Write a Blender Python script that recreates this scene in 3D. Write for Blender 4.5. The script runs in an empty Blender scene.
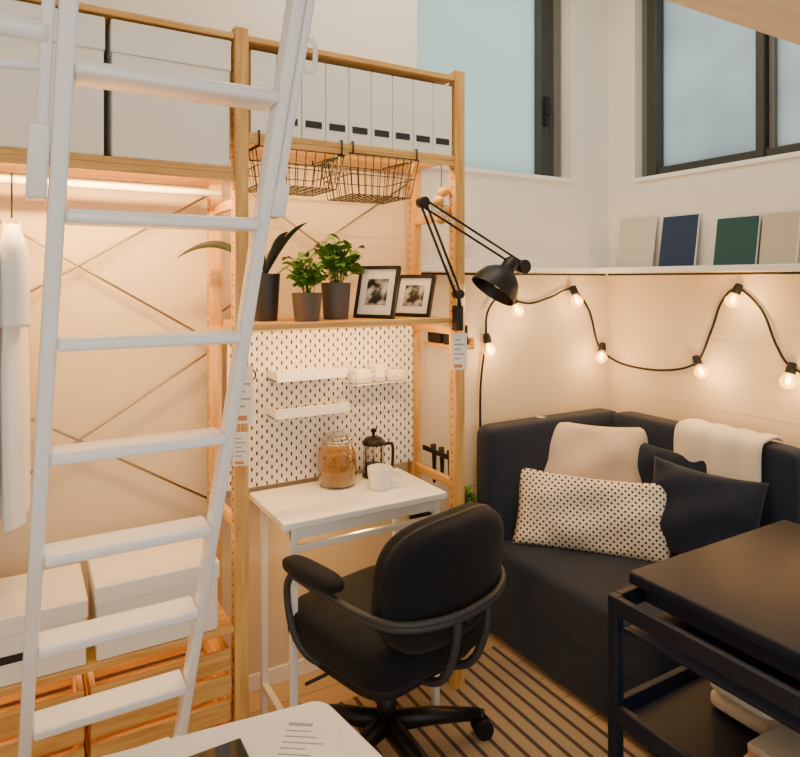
import bpy, bmesh, math, random
from mathutils import Vector, Matrix
random.seed(7)
scene = bpy.context.scene
COL = scene.collection

# ------------------------------------------------------------------ materials
def lin(c):
    return tuple(((x/12.92) if x <= 0.04045 else ((x+0.055)/1.055)**2.4) for x in c)
def mat(name, rgb, rough=0.5, metal=0.0, bump=0.0, bscale=80, var=0.0, vscale=6, coat=0.0, trans=0.0, emis=None, estr=0.0, sheen=0.0, alpha=1.0, spec=0.5):
    m = bpy.data.materials.new(name); m.use_nodes = True
    nt = m.node_tree; b = nt.nodes['Principled BSDF']
    c = lin(rgb) + (1,)
    b.inputs['Base Color'].default_value = c
    b.inputs['Roughness'].default_value = rough
    b.inputs['Metallic'].default_value = metal
    b.inputs['Coat Weight'].default_value = coat
    b.inputs['Transmission Weight'].default_value = trans
    b.inputs['Sheen Weight'].default_value = sheen
    b.inputs['Alpha'].default_value = alpha
    b.inputs['Specular IOR Level'].default_value = spec
    if emis:
        b.inputs['Emission Color'].default_value = lin(emis)+(1,)
        b.inputs['Emission Strength'].default_value = estr
    tc = nt.nodes.new('ShaderNodeTexCoord')
    if bump > 0:
        n = nt.nodes.new('ShaderNodeTexNoise'); n.inputs['Scale'].default_value = bscale; n.inputs['Detail'].default_value = 4
        nt.links.new(tc.outputs['Object'], n.inputs['Vector'])
        bp = nt.nodes.new('ShaderNodeBump'); bp.inputs['Strength'].default_value = bump; bp.inputs['Distance'].default_value = 0.01
        nt.links.new(n.outputs['Fac'], bp.inputs['Height']); nt.links.new(bp.outputs['Normal'], b.inputs['Normal'])
    if var > 0:
        n2 = nt.nodes.new('ShaderNodeTexNoise'); n2.inputs['Scale'].default_value = vscale; n2.inputs['Detail'].default_value = 3
        nt.links.new(tc.outputs['Object'], n2.inputs['Vector'])
        mx = nt.nodes.new('ShaderNodeMix'); mx.data_type = 'RGBA'
        mx.inputs[6].default_value = tuple(x*(1-var) for x in c[:3])+(1,)
        mx.inputs[7].default_value = tuple(min(1, x*(1+var)) for x in c[:3])+(1,)
        nt.links.new(n2.outputs['Fac'], mx.inputs[0]); nt.links.new(mx.outputs[2], b.inputs['Base Color'])
    return m

def wood(name, c1, c2, scale=(1, 1, 1), rough=0.45):
    m = bpy.data.materials.new(name); m.use_nodes = True
    nt = m.node_tree; b = nt.nodes['Principled BSDF']; b.inputs['Roughness'].default_value = rough
    tc = nt.nodes.new('ShaderNodeTexCoord'); mp = nt.nodes.new('ShaderNodeMapping')
    mp.inputs['Scale'].default_value = scale
    nt.links.new(tc.outputs['Object'], mp.inputs['Vector'])
    n = nt.nodes.new('ShaderNodeTexNoise'); n.inputs['Scale'].default_value = 6; n.inputs['Detail'].default_value = 6; n.inputs['Distortion'].default_value = 0.6
    nt.links.new(mp.outputs['Vector'], n.inputs['Vector'])
    r = nt.nodes.new('ShaderNodeValToRGB')
    r.color_ramp.elements[0].position = 0.33; r.color_ramp.elements[0].color = lin(c1)+(1,)
    r.color_ramp.elements[1].position = 0.66; r.color_ramp.elements[1].color = lin(c2)+(1,)
    nt.links.new(n.outputs['Fac'], r.inputs['Fac']); nt.links.new(r.outputs['Color'], b.inputs['Base Color'])
    return m

def mathn(nt, op, a, b=None):
    n = nt.nodes.new('ShaderNodeMath'); n.operation = op
    for i, v in enumerate((a, b)):
        if v is None: continue
        if isinstance(v, (int, float)): n.inputs[i].default_value = v
        else: nt.links.new(v, n.inputs[i])
    return n.outputs[0]
def lattice(nt, x, y, s, rx, ry, ox=0.0, oy=0.0, sy=None):
    sy = sy or s
    fx = mathn(nt, 'SUBTRACT', mathn(nt, 'FRACT', mathn(nt, 'ADD', mathn(nt, 'DIVIDE', x, s), 50+ox)), 0.5)
    fy = mathn(nt, 'SUBTRACT', mathn(nt, 'FRACT', mathn(nt, 'ADD', mathn(nt, 'DIVIDE', y, sy), 50+oy)), 0.5)
    ax = mathn(nt, 'POWER', mathn(nt, 'ABSOLUTE', mathn(nt, 'MULTIPLY', fx, s/rx)), 2.5)
    ay = mathn(nt, 'POWER', mathn(nt, 'ABSOLUTE', mathn(nt, 'MULTIPLY', fy, sy/ry)), 2.5)
    return mathn(nt, 'LESS_THAN', mathn(nt, 'ADD', ax, ay), 1.0)
def dotted(name, base, dot, s, rx, ry, ax=('X', 'Z'), rough=0.6, stag=True, sy=None):
    m = mat(name, base, rough); nt = m.node_tree; b = nt.nodes['Principled BSDF']
    tc = [n for n in nt.nodes if n.type == 'TEX_COORD'][0]
    sp = nt.nodes.new('ShaderNodeSeparateXYZ'); nt.links.new(tc.outputs['Object'], sp.inputs[0])
    x, y = sp.outputs[ax[0]], sp.outputs[ax[1]]
    k = lattice(nt, x, y, s, rx, ry, sy=sy)
    if stag:
        k = mathn(nt, 'MAXIMUM', k, lattice(nt, x, y, s, rx, ry, 0.5, 0.5, sy=sy))
    mx = nt.nodes.new('ShaderNodeMix'); mx.data_type = 'RGBA'
    mx.inputs[6].default_value = lin(base)+(1,); mx.inputs[7].default_value = lin(dot)+(1,)
    nt.links.new(k, mx.inputs[0]); nt.links.new(mx.outputs[2], b.inputs['Base Color'])
    return m

M_wall = mat('wall_plaster', (0.93, 0.905, 0.86), 0.8, bump=0.04, bscale=60)
M_lining_glow = mat('wall_lining_glow_beige', (0.87, 0.795, 0.68), 0.75, bump=0.04, bscale=60)  # lining colour; behind the shelving it paints warm light onto plain wall
M_ceil = mat('ceiling_paint', (0.94, 0.925, 0.89), 0.8)
M_trim = mat('trim_white', (0.95, 0.94, 0.92), 0.45)
M_white = mat('white_lacquer', (0.95, 0.94, 0.92), 0.35)
M_ladder = mat('ladder_white_metal', (0.95, 0.955, 0.965), 0.25, coat=0.2)
M_card = mat('white_card', (0.95, 0.93, 0.89), 0.6)
PC1, PC2 = (0.78, 0.56, 0.27), (0.90, 0.71, 0.40)
M_pineV = wood('pine_vertical', PC1, PC2, (9, 9, 0.8))
M_pineX = wood('pine_horizontal', PC1, PC2, (0.8, 9, 9))
M_pineY = wood('pine_depth', PC1, PC2, (9, 0.8, 9))
M_loft = wood('loft_birch', (0.85, 0.77, 0.65), (0.90, 0.83, 0.72), (0.6, 6, 6))
M_black = mat('black_metal', (0.06, 0.06, 0.065), 0.45, metal=0.0, spec=0.4)
M_blackplastic = mat('black_plastic', (0.05, 0.05, 0.055), 0.5, spec=0.35)
M_chairmetal = mat('chair_grey_metal', (0.20, 0.205, 0.22), 0.5, spec=0.4)
M_cart = mat('cart_black_metal', (0.08, 0.105, 0.17), 0.5, spec=0.35)
M_sofa = mat('sofa_charcoal_fabric', (0.15, 0.175, 0.235), 0.95, bump=0.35, bscale=400, var=0.2, vscale=9, sheen=0.15, spec=0.15)
M_navy = mat('navy_fabric', (0.14, 0.165, 0.23), 0.95, bump=0.35, bscale=350, sheen=0.15, spec=0.15)
M_chair = mat('chair_black_fabric', (0.055, 0.065, 0.09), 0.85, bump=0.25, bscale=220, sheen=0.06, spec=0.2)
M_cush = mat('linen_beige', (0.85, 0.77, 0.67), 0.9, bump=0.4, bscale=300, sheen=0.2)
M_throw = mat('throw_cream', (0.92, 0.88, 0.80), 0.95, bump=0.6, bscale=250, sheen=0.3)
M_shirt = mat('shirt_cotton', (0.95, 0.94, 0.93), 0.85, bump=0.2, bscale=40)
M_gap = mat('dark_gap', (0.10, 0.08, 0.07), 0.7)
M_steel = mat('brace_steel', (0.62, 0.58, 0.52), 0.4, metal=0.8)
M_frame = mat('window_bronze_aluminium', (0.24, 0.235, 0.22), 0.45, metal=0.2)
M_frame2 = mat('window_outer_frame_grey', (0.42, 0.41, 0.39), 0.45, metal=0.2)
M_potblack = mat('pot_charcoal', (0.13, 0.135, 0.15), 0.5)
M_potgrey = mat('pot_taupe', (0.33, 0.29, 0.27), 0.55)
M_soil = mat('soil', (0.16, 0.11, 0.08), 0.95, bump=0.6)
M_leaf = mat('leaf_green', (0.32, 0.48, 0.14), 0.45, var=0.55, vscale=25)
M_leafdark = mat('leaf_dark', (0.07, 0.12, 0.06), 0.5, var=0.3, vscale=20)
M_pasta = mat('pasta_amber', (0.62, 0.44, 0.18), 0.6, bump=1.0, bscale=70, var=0.6, vscale=70)
M_coffee = mat('coffee', (0.08, 0.05, 0.03), 0.3)
M_chrome = mat('chrome', (0.8, 0.8, 0.8), 0.15, metal=1.0)
M_cer = mat('ceramic_white', (0.95, 0.945, 0.93), 0.2)
M_bulb = mat('bulb_warm', (1, 0.85, 0.6), 0.3, emis=(1, 0.80, 0.45), estr=22)
M_bulbglass = mat('bulb_glass', (1, 0.85, 0.6), 0.05, alpha=0.4, emis=(1, 0.68, 0.26), estr=2.6)
M_bulboff = mat('bulb_opal', (0.95, 0.93, 0.88), 0.3)
M_navybook = mat('book_navy', (0.07, 0.17, 0.32), 0.6)
M_green = mat('book_green', (0.08, 0.27, 0.27), 0.6)
M_cream = mat('book_cream', (0.78, 0.76, 0.71), 0.6)
M_tan = mat('book_tan', (0.74, 0.70, 0.62), 0.6)
M_matboard = mat('mat_board', (0.94, 0.93, 0.90), 0.7)
M_ink = mat('ink', (0.15, 0.15, 0.16), 0.7)
M_inkg = mat('ink_grey', (0.62, 0.62, 0.63), 0.7)
M_ink2 = mat('ink_orange', (0.80, 0.52, 0.36), 0.7)
M_peg = dotted('pegboard', (0.93, 0.89, 0.84), (0.12, 0.09, 0.07), 0.036, 0.0034, 0.0075)
M_dots = dotted('dotted_cotton', (0.92, 0.87, 0.79), (0.09, 0.09, 0.10), 0.026, 0.0044, 0.0044, rough=0.9)
M_boxlight = mat('storage_box_paper', (0.95, 0.93, 0.89), 0.7)
M_glass = bpy.data.materials.new('clear_glass'); M_glass.use_nodes = True; nt = M_glass.node_tree; nt.nodes.remove(nt.nodes['Principled BSDF'])
t_ = nt.nodes.new('ShaderNodeBsdfTransparent'); g_ = nt.nodes.new('ShaderNodeBsdfGlossy'); g_.inputs['Roughness'].default_value = 0.08
lw_ = nt.nodes.new('ShaderNodeLayerWeight'); lw_.inputs['Blend'].default_value = 0.25
ms_ = nt.nodes.new('ShaderNodeMixShader'); nt.links.new(lw_.outputs['Facing'], ms_.inputs[0]); nt.links.new(t_.outputs[0], ms_.inputs[1]); nt.links.new(g_.outputs[0], ms_.inputs[2])
t_.inputs['Color'].default_value = (0.95, 0.95, 0.93, 1); nt.links.new(ms_.outputs[0], nt.nodes['Material Output'].inputs['Surface'])

M_photo = mat('bw_photo', (0.3, 0.3, 0.3), 0.3); nt = M_photo.node_tree
tc = [n for n in nt.nodes if n.type == 'TEX_COORD'][0]
n = nt.nodes.new('ShaderNodeTexNoise'); n.inputs['Scale'].default_value = 22; nt.links.new(tc.outputs['Object'], n.inputs['Vector'])
r = nt.nodes.new('ShaderNodeValToRGB'); r.color_ramp.elements[0].position = 0.42; r.color_ramp.elements[0].color = (0.02, 0.02, 0.02, 1); r.color_ramp.elements[1].position = 0.62; r.color_ramp.elements[1].color = (0.6, 0.6, 0.6, 1)
nt.links.new(n.outputs['Fac'], r.inputs['Fac']); nt.links.new(r.outputs['Color'], nt.nodes['Principled BSDF'].inputs['Base Color'])

M_floor = bpy.data.materials.new('oak_floor'); M_floor.use_nodes = True; nt = M_floor.node_tree; b = nt.nodes['Principled BSDF']; b.inputs['Roughness'].default_value = 0.4
tc = nt.nodes.new('ShaderNodeTexCoord'); br = nt.nodes.new('ShaderNodeTexBrick'); br.inputs['Scale'].default_value = 1
br.inputs['Brick Width'].default_value = 1.1; br.inputs['Row Height'].default_value = 0.12; br.inputs['Mortar Size'].default_value = 0.0015
br.inputs['Color1'].default_value = lin((0.80, 0.68, 0.52))+(1,); br.inputs['Color2'].default_value = lin((0.75, 0.62, 0.46))+(1,); br.inputs['Mortar'].default_value = lin((0.42, 0.31, 0.22))+(1,)
nt.links.new(tc.outputs['Object'], br.inputs['Vector']); nt.links.new(br.outputs['Color'], b.inputs['Base Color'])

M_rug = mat('striped_rug', (0.8, 0.72, 0.6), 0.95, bump=0.5, bscale=200); nt = M_rug.node_tree
tc = [n for n in nt.nodes if n.type == 'TEX_COORD'][0]
sp = nt.nodes.new('ShaderNodeSeparateXYZ'); nt.links.new(tc.outputs['Object'], sp.inputs[0])
fr = mathn(nt, 'FRACT', mathn(nt, 'ADD', mathn(nt, 'DIVIDE', sp.outputs['X'], 0.056), 40))
k = mathn(nt, 'LESS_THAN', fr, 0.27)
mx = nt.nodes.new('ShaderNodeMix'); mx.data_type = 'RGBA'; mx.inputs[6].default_value = lin((0.68, 0.58, 0.45))+(1,); mx.inputs[7].default_value = lin((0.32, 0.26, 0.22))+(1,)
nt.links.new(k, mx.inputs[0]); nt.links.new(mx.outputs[2], nt.nodes['Principled BSDF'].inputs['Base Color'])

def frosted(name, rgb, lo=0.75, hi=1.25):
    m = bpy.data.materials.new(name); m.use_nodes = True; nt = m.node_tree
    nt.nodes.remove(nt.nodes['Principled BSDF']); out = nt.nodes['Material Output']
    t = nt.nodes.new('ShaderNodeBsdfTranslucent'); g = nt.nodes.new('ShaderNodeBsdfGlossy'); g.inputs['Roughness'].default_value = 0.25
    tc = nt.nodes.new('ShaderNodeTexCoord'); n = nt.nodes.new('ShaderNodeTexNoise'); n.inputs['Scale'].default_value = 2.2; n.inputs['Detail'].default_value = 2
    nt.links.new(tc.outputs['Object'], n.inputs['Vector'])
    c = lin(rgb); mxx = nt.nodes.new('ShaderNodeMix'); mxx.data_type = 'RGBA'
    mxx.inputs[6].default_value = tuple(x*lo for x in c)+(1,); mxx.inputs[7].default_value = tuple(min(1, x*hi) for x in c)+(1,)
    nt.links.new(n.outputs['Fac'], mxx.inputs[0]); nt.links.new(mxx.outputs[2], t.inputs['Color'])
    ms = nt.nodes.new('ShaderNodeMixShader'); ms.inputs[0].default_value = 0.06
    nt.links.new(t.outputs[0], ms.inputs[1]); nt.links.new(g.outputs[0], ms.inputs[2]); nt.links.new(ms.outputs[0], out.inputs['Surface'])
    return m
M_frostA = frosted('frosted_glass_teal', (0.91, 0.965, 0.93), 0.92, 1.08)
M_frostB = frosted('frosted_glass_grey', (0.83, 0.86, 0.85), 0.7, 1.35)

# ------------------------------------------------------------------ builders
ROOTS = []
def root(name):
    e = bpy.data.objects.new(name, None); e.empty_display_size = 0.05; COL.objects.link(e); ROOTS.append(e); return e
def addobj(name, me, mats, parent=None, smooth=False, bevel=0.0, segs=2, mw=None):
    o = bpy.data.objects.new(name, me); COL.objects.link(o)
    for m in (mats if isinstance(mats, (list, tuple)) else [mats]): me.materials.append(m)
    if smooth:
        for p in me.polygons: p.use_smooth = True
    if bevel > 0:
        md = o.modifiers.new('bevel', 'BEVEL'); md.width = bevel; md.segments = segs; md.limit_method = 'ANGLE'; md.angle_limit = math.radians(40)
        if segs >= 3:
            for p in me.polygons: p.use_smooth = True
    if mw is not None: o.matrix_world = mw
    if parent: o.parent = parent
    return o
def bm_box(bm, a, b, mi=0):
    x0, y0, z0 = a; x1, y1, z1 = b
    v = [bm.verts.new(p) for p in [(x0,y0,z0),(x1,y0,z0),(x1,y1,z0),(x0,y1,z0),(x0,y0,z1),(x1,y0,z1),(x1,y1,z1),(x0,y1,z1)]]
    for f in [(3,2,1,0),(4,5,6,7),(0,1,5,4),(1,2,6,5),(2,3,7,6),(3,0,4,7)]:
        fa = bm.faces.new([v[i] for i in f]); fa.material_index = mi
def boxes(name, lst, mats, parent=None, bevel=0.003, segs=2, mw=None):
    bm = bmesh.new()
    for it in lst:
        bm_box(bm, it[0], it[1], it[2] if len(it) > 2 else 0)
    me = bpy.data.meshes.new(name); bm.to_mesh(me); bm.free()
    return addobj(name, me, mats, parent, bevel=bevel, segs=segs, mw=mw)
def box(name, a, b, m, parent=None, bevel=0.003, segs=2, mw=None):
    return boxes(name, [(a, b)], m, parent, bevel, segs, mw)
def smoothpts(pts, n=6, cyc=False):
    P = [Vector(p) for p in pts]; out = []; L = len(P)
    rng = range(L if cyc else L-1)
    for i in rng:
        if cyc: p0, p1, p2, p3 = P[(i-1) % L], P[i], P[(i+1) % L], P[(i+2) % L]
        else: p0, p1, p2, p3 = P[max(i-1, 0)], P[i], P[i+1], P[min(i+2, L-1)]
        for j in range(n):
            t = j/n
            out.append(0.5*((2*p1)+(-p0+p2)*t+(2*p0-5*p1+4*p2-p3)*t*t+(-p0+3*p1-3*p2+p3)*t**3))
    if not cyc: out.append(P[-1])
    return out
def bm_tube(bm, pts, r, seg=8, cyc=False, mi=0):
    P = [Vector(p) for p in pts]; n = len(P); rings = []; up = None
    for i in range(n):
        if cyc: t = P[(i+1) % n]-P[(i-1) % n]
        else: t = P[min(i+1, n-1)]-P[max(i-1, 0)]
        if t.length < 1e-9: t = Vector((0, 0, 1))
        t.normalize()
        if up is None:
            up = Vector((0, 0, 1)) if abs(t.z) < 0.9 else Vector((1, 0, 0))
        a = (up-t*up.dot(t))
        if a.length < 1e-6: a = t.orthogonal()
        a.normalize(); up = a; b_ = t.cross(a)
        rr = r[i] if isinstance(r, (list, tuple)) else r
        rings.append([bm.verts.new(P[i]+(a*math.cos(2*math.pi*k/seg)+b_*math.sin(2*math.pi*k/seg))*rr) for k in range(seg)])
    m = n if cyc else n-1
    for i in range(m):
        A, B = rings[i], rings[(i+1) % n]
        for k in range(seg):
            f = bm.faces.new([A[k], A[(k+1) % seg], B[(k+1) % seg], B[k]]); f.material_index = mi; f.smooth = True
    if not cyc:
        f = bm.faces.new(rings[0][::-1]); f.material_index = mi
        f = bm.faces.new(rings[-1]); f.material_index = mi
def tubes(name, lst, r, m, parent=None, seg=8, cyc=False, mw=None):
    bm = bmesh.new()
    for p in lst: bm_tube(bm, p, r, seg, cyc)
    me = bpy.data.meshes.new(name); bm.to_mesh(me); bm.free()
    return addobj(name, me, m, parent, mw=mw)
def tube(name, pts, r, m, parent=None, seg=10, sm=0, cyc=False, mw=None):
    if sm: pts = smoothpts(pts, sm, cyc)
    return tubes(name, [pts], r, m, parent, seg, cyc, mw)
def lathe(name, prof, m, parent=None, loc=(0, 0, 0), axis=None, seg=32):
    bm = bmesh.new(); rings = []
    for (r_, z) in prof:
        rings.append([bm.verts.new((max(r_, 1e-4)*math.cos(2*math.pi*k/seg), max(r_, 1e-4)*math.sin(2*math.pi*k/seg), z)) for k in range(seg)])
    for i in range(len(rings)-1):
        for k in range(seg):
            bm.faces.new([rings[i][k], rings[i][(k+1) % seg], rings[i+1][(k+1) % seg], rings[i+1][k]])
    bmesh.ops.recalc_face_normals(bm, faces=bm.faces)
    me = bpy.data.meshes.new(name); bm.to_mesh(me); bm.free()
    mw = Matrix.Translation(loc)
    if axis is not None: mw = mw @ Vector((0, 0, 1)).rotation_difference(Vector(axis)).to_matrix().to_4x4()
    o = addobj(name, me, m, parent, smooth=True, mw=mw)
    md = o.modifiers.new('es', 'EDGE_SPLIT'); md.split_angle = math.radians(50)
    return o
def spow(x, e): return math.copysign(abs(x)**e, x)
def superell(name, sx, sy, sz, e1, e2, m, parent=None, mw=None, thin='z', bend=0.0, nu=48, nv=28, fn=None):
    bm = bmesh.new(); rings = []
    for i in range(nv+1):
        et = -math.pi/2+math.pi*i/nv; ring = []
        for j in range(nu):
            om = 2*math.pi*j/nu
            a = spow(math.cos(et), e1)*spow(math.cos(om), e2); b_ = spow(math.cos(et), e1)*spow(math.sin(om), e2); c = spow(math.sin(et), e1)
            if thin == 'z': p = Vector((a*sx/2, b_*sy/2, c*sz/2))
            elif thin == 'y': p = Vector((a*sx/2, c*sy/2, b_*sz/2))
            else: p = Vector((c*sx/2, a*sy/2, b_*sz/2))
            if thin == 'y': p.y += bend*p.x*p.x
            if fn: p = fn(p)
            ring.append(bm.verts.new(p))
        rings.append(ring)
    for i in range(nv):
        for j in range(nu):
            bm.faces.new([rings[i][j], rings[i][(j+1) % nu], rings[i+1][(j+1) % nu], rings[i+1][j]])
    bmesh.ops.remove_doubles(bm, verts=bm.verts, dist=1e-5)
    bmesh.ops.recalc_face_normals(bm, faces=bm.faces)
    me = bpy.data.meshes.new(name); bm.to_mesh(me); bm.free()
    return addobj(name, me, m, parent, smooth=True, mw=mw)
def pillow(name, w, h, t, m, mw, parent=None, n=30, seed=1):
    rnd = random.Random(seed); ph = [rnd.uniform(0, 6) for _ in range(8)]
    bm = bmesh.new()
    for s in (1, -1):
        g = []
        for i in range(n+1):
            row = []
            for j in range(n+1):
                u = -1+2*i/n; v = -1+2*j/n
                x = w/2*u*(1-0.06*(1-v*v)*abs(u)**2); z = h/2*v*(1-0.07*(1-u*u)*abs(v)**2)
                z -= 0.02*h*math.cos(u*1.5)*(1 if v > 0 else 0)*v
                th = t/2*(max(0, (1-u*u)*(1-v*v)))**0.42
                wr = 0.06*t*(math.sin(7*u+ph[0]+3*v)+math.sin(6*v-4*u+ph[1])+0.6*math.sin(13*u*v+ph[2]))*(1-u*u)**.5*(1-v*v)**.5
                row.append(bm.verts.new((x, s*(th)+wr, z)))
            g.append(row)
        for i in range(n):
            for j in range(n):
                f = [g[i][j], g[i+1][j], g[i+1][j+1], g[i][j+1]]
                bm.faces.new(f if s < 0 else f[::-1])
    bmesh.ops.remove_doubles(bm, verts=bm.verts, dist=1e-5)
    bmesh.ops.recalc_face_normals(bm, faces=bm.faces)
    me = bpy.data.meshes.new(name); bm.to_mesh(me); bm.free()
    return addobj(name, me, m, parent, smooth=True, mw=mw)
def frame_mw(loc, normal_xy, tilt=0.0, roll=0.0):
    """local -Y faces normal_xy; tilt leans the top backwards"""
    ang = math.atan2(normal_xy[1], normal_xy[0])+math.pi/2
    return Matrix.Translation(loc) @ Matrix.Rotation(ang, 4, 'Z') @ Matrix.Rotation(-tilt, 4, 'X') @ Matrix.Rotation(roll, 4, 'Y')

# ------------------------------------------------------------------ room
WY, WX = 2.28, 2.56
box('floor', (-1.3, -1.6, -0.06), (2.75, 2.46, 0), M_floor, bevel=0)
box('ceiling', (-1.3, -1.6, 3.2), (2.75, 2.46, 3.3), M_ceil, bevel=0)
SZ = 1.97; LZ = 1.515
boxes('wall_back', [((-1.3, WY, 0), (1.38, WY+0.17, SZ), 1), ((1.38, WY, 0), (2.73, WY+0.17, LZ), 1), ((1.38, WY, LZ), (2.73, WY+0.17, SZ)), ((-1.3, WY, SZ), (1.42, WY+0.17, 3.2)), ((2.30, WY, SZ), (2.73, WY+0.17, 3.2)), ((1.42, WY, 2.95), (2.30, WY+0.17, 3.2))], [M_wall, M_lining_glow], bevel=0)
boxes('wall_right', [((WX, -1.6, 0), (WX+0.17, WY, LZ), 1), ((WX, -1.6, LZ), (WX+0.17, WY, SZ)), ((WX, 2.12, SZ), (WX+0.17, WY, 3.2)), ((WX, -1.6, SZ), (WX+0.17, 0.98, 3.2)), ((WX, 0.98, 2.95), (WX+0.17, 2.12, 3.2))], [M_wall, M_lining_glow], bevel=0)
box('wall_left', (-1.3, -1.6, 0), (-1.2, WY, 3.2), M_wall, bevel=0)
boxes('trim_1', [((1.38, WY-0.045, 1.515), (WX, WY, 1.54)), ((WX-0.13, 0.2, 1.515), (WX, WY-0.045, 1.54))], M_trim, bevel=0.003)
tubes('ledge_shadow_line', [[(1.42, WY-0.03, 1.506), (2.50, WY-0.03, 1.506)], [(2.47, 2.2, 1.506), (2.47, 0.4, 1.506)]], 0.005, M_black)  # dark line under the ledge, drawn in place of its shadow gap
boxes('trim_2', [((1.42, WY-0.012, SZ-0.02), (2.30, WY+0.02, SZ))], M_trim)
boxes('trim_3', [((WX-0.012, 0.98, SZ-0.02), (WX+0.02, 2.12, SZ))], M_trim)
boxes('baseboard_back', [((-1.2, WY-0.012, 0), (1.66, WY, 0.06))], M_trim)
# fine lining joints on the lower wall
boxes('trim_4', [((WX-0.0015, 0.2, z), (WX, WY-0.002, z+0.003)) for z in (1.22, 0.93)], M_lining_glow, bevel=0)
# windows
w1 = root('window_1')
box('frosted_pane', (1.42, WY+0.095, SZ), (2.18, WY+0.10, 2.95), M_frostA, w1, 0)
boxes('sash_frame', [((2.15, WY+0.05, SZ), (2.205, WY+0.12, 2.95)), ((2.215, WY+0.06, SZ), (2.24, WY+0.13, 2.95)), ((1.42, WY+0.06, SZ), (1.45, WY+0.13, 2.95)), ((1.42, WY+0.07, 2.92), (2.3, WY+0.13, 2.95)), ((1.42, WY+0.07, SZ), (2.3, WY+0.13, SZ+0.012))], M_frame, w1)
boxes('outer_frame', [((2.24, WY+0.055, SZ), (2.285, WY+0.13, 2.95))], M_frame2, w1)
boxes('latch_handle', [((2.165, WY+0.03, 2.22), (2.19, WY+0.05, 2.36)), ((2.17, WY+0.015, 2.27), (2.185, WY+0.035, 2.34))], M_black, w1)
w2 = root('window_2')
box('frosted_pane', (WX+0.095, 0.98, SZ), (WX+0.10, 2.12, 2.95), M_frostB, w2, 0)
boxes('sash_frame', [((WX+0.04, 2.03, SZ), (WX+0.13, 2.085, 2.95)), ((WX+0.05, 0.98, SZ), (WX+0.13, 2.09, SZ+0.045)),
    ((WX+0.04, 1.515, SZ), (WX+0.12, 1.55, 2.95)), ((WX+0.05, 0.98, 2.91), (WX+0.13, 2.12, 2.95)), ((WX+0.05, 0.98, SZ), (WX+0.13, 1.01, 2.95))], M_frame, w2)
boxes('outer_frame', [((WX+0.05, 2.09, SZ), (WX+0.13, 2.12, 2.95)), ((WX+0.07, 1.49, SZ), (WX+0.13, 1.512, 2.95))], M_frame2, w2)
lf = root('loft_platform')
box('deck', (-0.1, -1.6, 2.11), (2.555, 0.955, 2.20), M_loft, lf)
box('edge_beam', (-0.1, 0.90, 2.20), (2.555, 0.955, 2.26), M_loft, lf)

# ------------------------------------------------------------------ shelving unit
FY, BY = 1.92, 2.215
PX = [-0.26, 0.568, 1.366]
H = 0.021
sh = root('pine_shelving_unit')
for i, x in enumerate(PX):
    box('front_post_%d' % i, (x-H, FY-H, 0), (x+H, FY+H, 2.235), M_pineV, sh)
    box('back_post_%d' % i, (x-H, BY-H, 0), (x+H, BY+H, 2.235), M_pineV, sh)
    for s in (-1, 1):
        for yy in (FY, BY):
            holes = [[(x+s*(H+0.0005), yy, z), (x+s*(H+0.0015), yy, z)] for z in [0.12+0.032*k for k in range(64)]]
            tubes('peg_holes', holes, 0.0035, M_gap, sh, seg=6)
    boxes('side_rungs_%d' % i, [((x-0.011, FY+H, z), (x+0.011, BY-H, z+0.03)) for z in (0.15, 0.72, 1.28, 1.70, 2.17)], M_pineY, sh)
def shelf(x0, x1, z, nm):
    boards = []
    yy = FY-0.018; e = BY+0.018; k = 4; wdt = (e-yy)/k
    for j in range(k): boards.append(((x0, yy+j*wdt+0.001, z-0.018), (x1, yy+(j+1)*wdt-0.001, z)))
    boxes(nm, boards, M_pineX, sh, bevel=0.002)
for (x0, x1) in ((PX[0]+H+.001, PX[1]-H-.001), (PX[1]+H+.001, PX[2]-H-.001)):
    shelf(x0, x1, 2.215, 'top_shelf')
shelf(PX[0]+H+.001, PX[1]-H-.001, 1.815, 'wardrobe_shelf')
shelf(PX[0]+H+.001, PX[1]-H-.001, 0.452, 'lower_shelf')
shelf(PX[1]+H+.001, PX[2]-H-.001, 1.925, 'binder_shelf')
shelf(PX[1]+H+.001, PX[2]-H-.001, 1.345, 'plant_shelf')
boxes('shelf_valances', [((PX[0]+H, FY-0.016, 1.775), (PX[1]-H, FY-0.004, 1.797)), ((PX[1]+H, FY-0.016, 1.89), (PX[2]-H, FY-0.004, 1.907))], M_pineX, sh, 0.001)
tubes('brace_left', [[(PX[0], 2.243, 1.27), (PX[1], 2.243, 1.78)], [(PX[0], 2.248, 1.78), (PX[1], 2.248, 1.27)], [(PX[0], 2.243, 0.72), (PX[1], 2.243, 1.24)], [(PX[0], 2.248, 1.24), (PX[1], 2.248, 0.72)]], 0.004, M_steel, sh, seg=6)
tubes('brace_right', [[(PX[1], 2.243, 1.35), (PX[2], 2.243, 1.88)], [(PX[1], 2.248, 1.88), (PX[2], 2.248, 1.35)]], 0.004, M_steel, sh, seg=6)
tube('clothes_rail', [(PX[0]+H, 2.07, 1.755), (PX[1]-H, 2.07, 1.755)], 0.011, M_white, sh)

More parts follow.
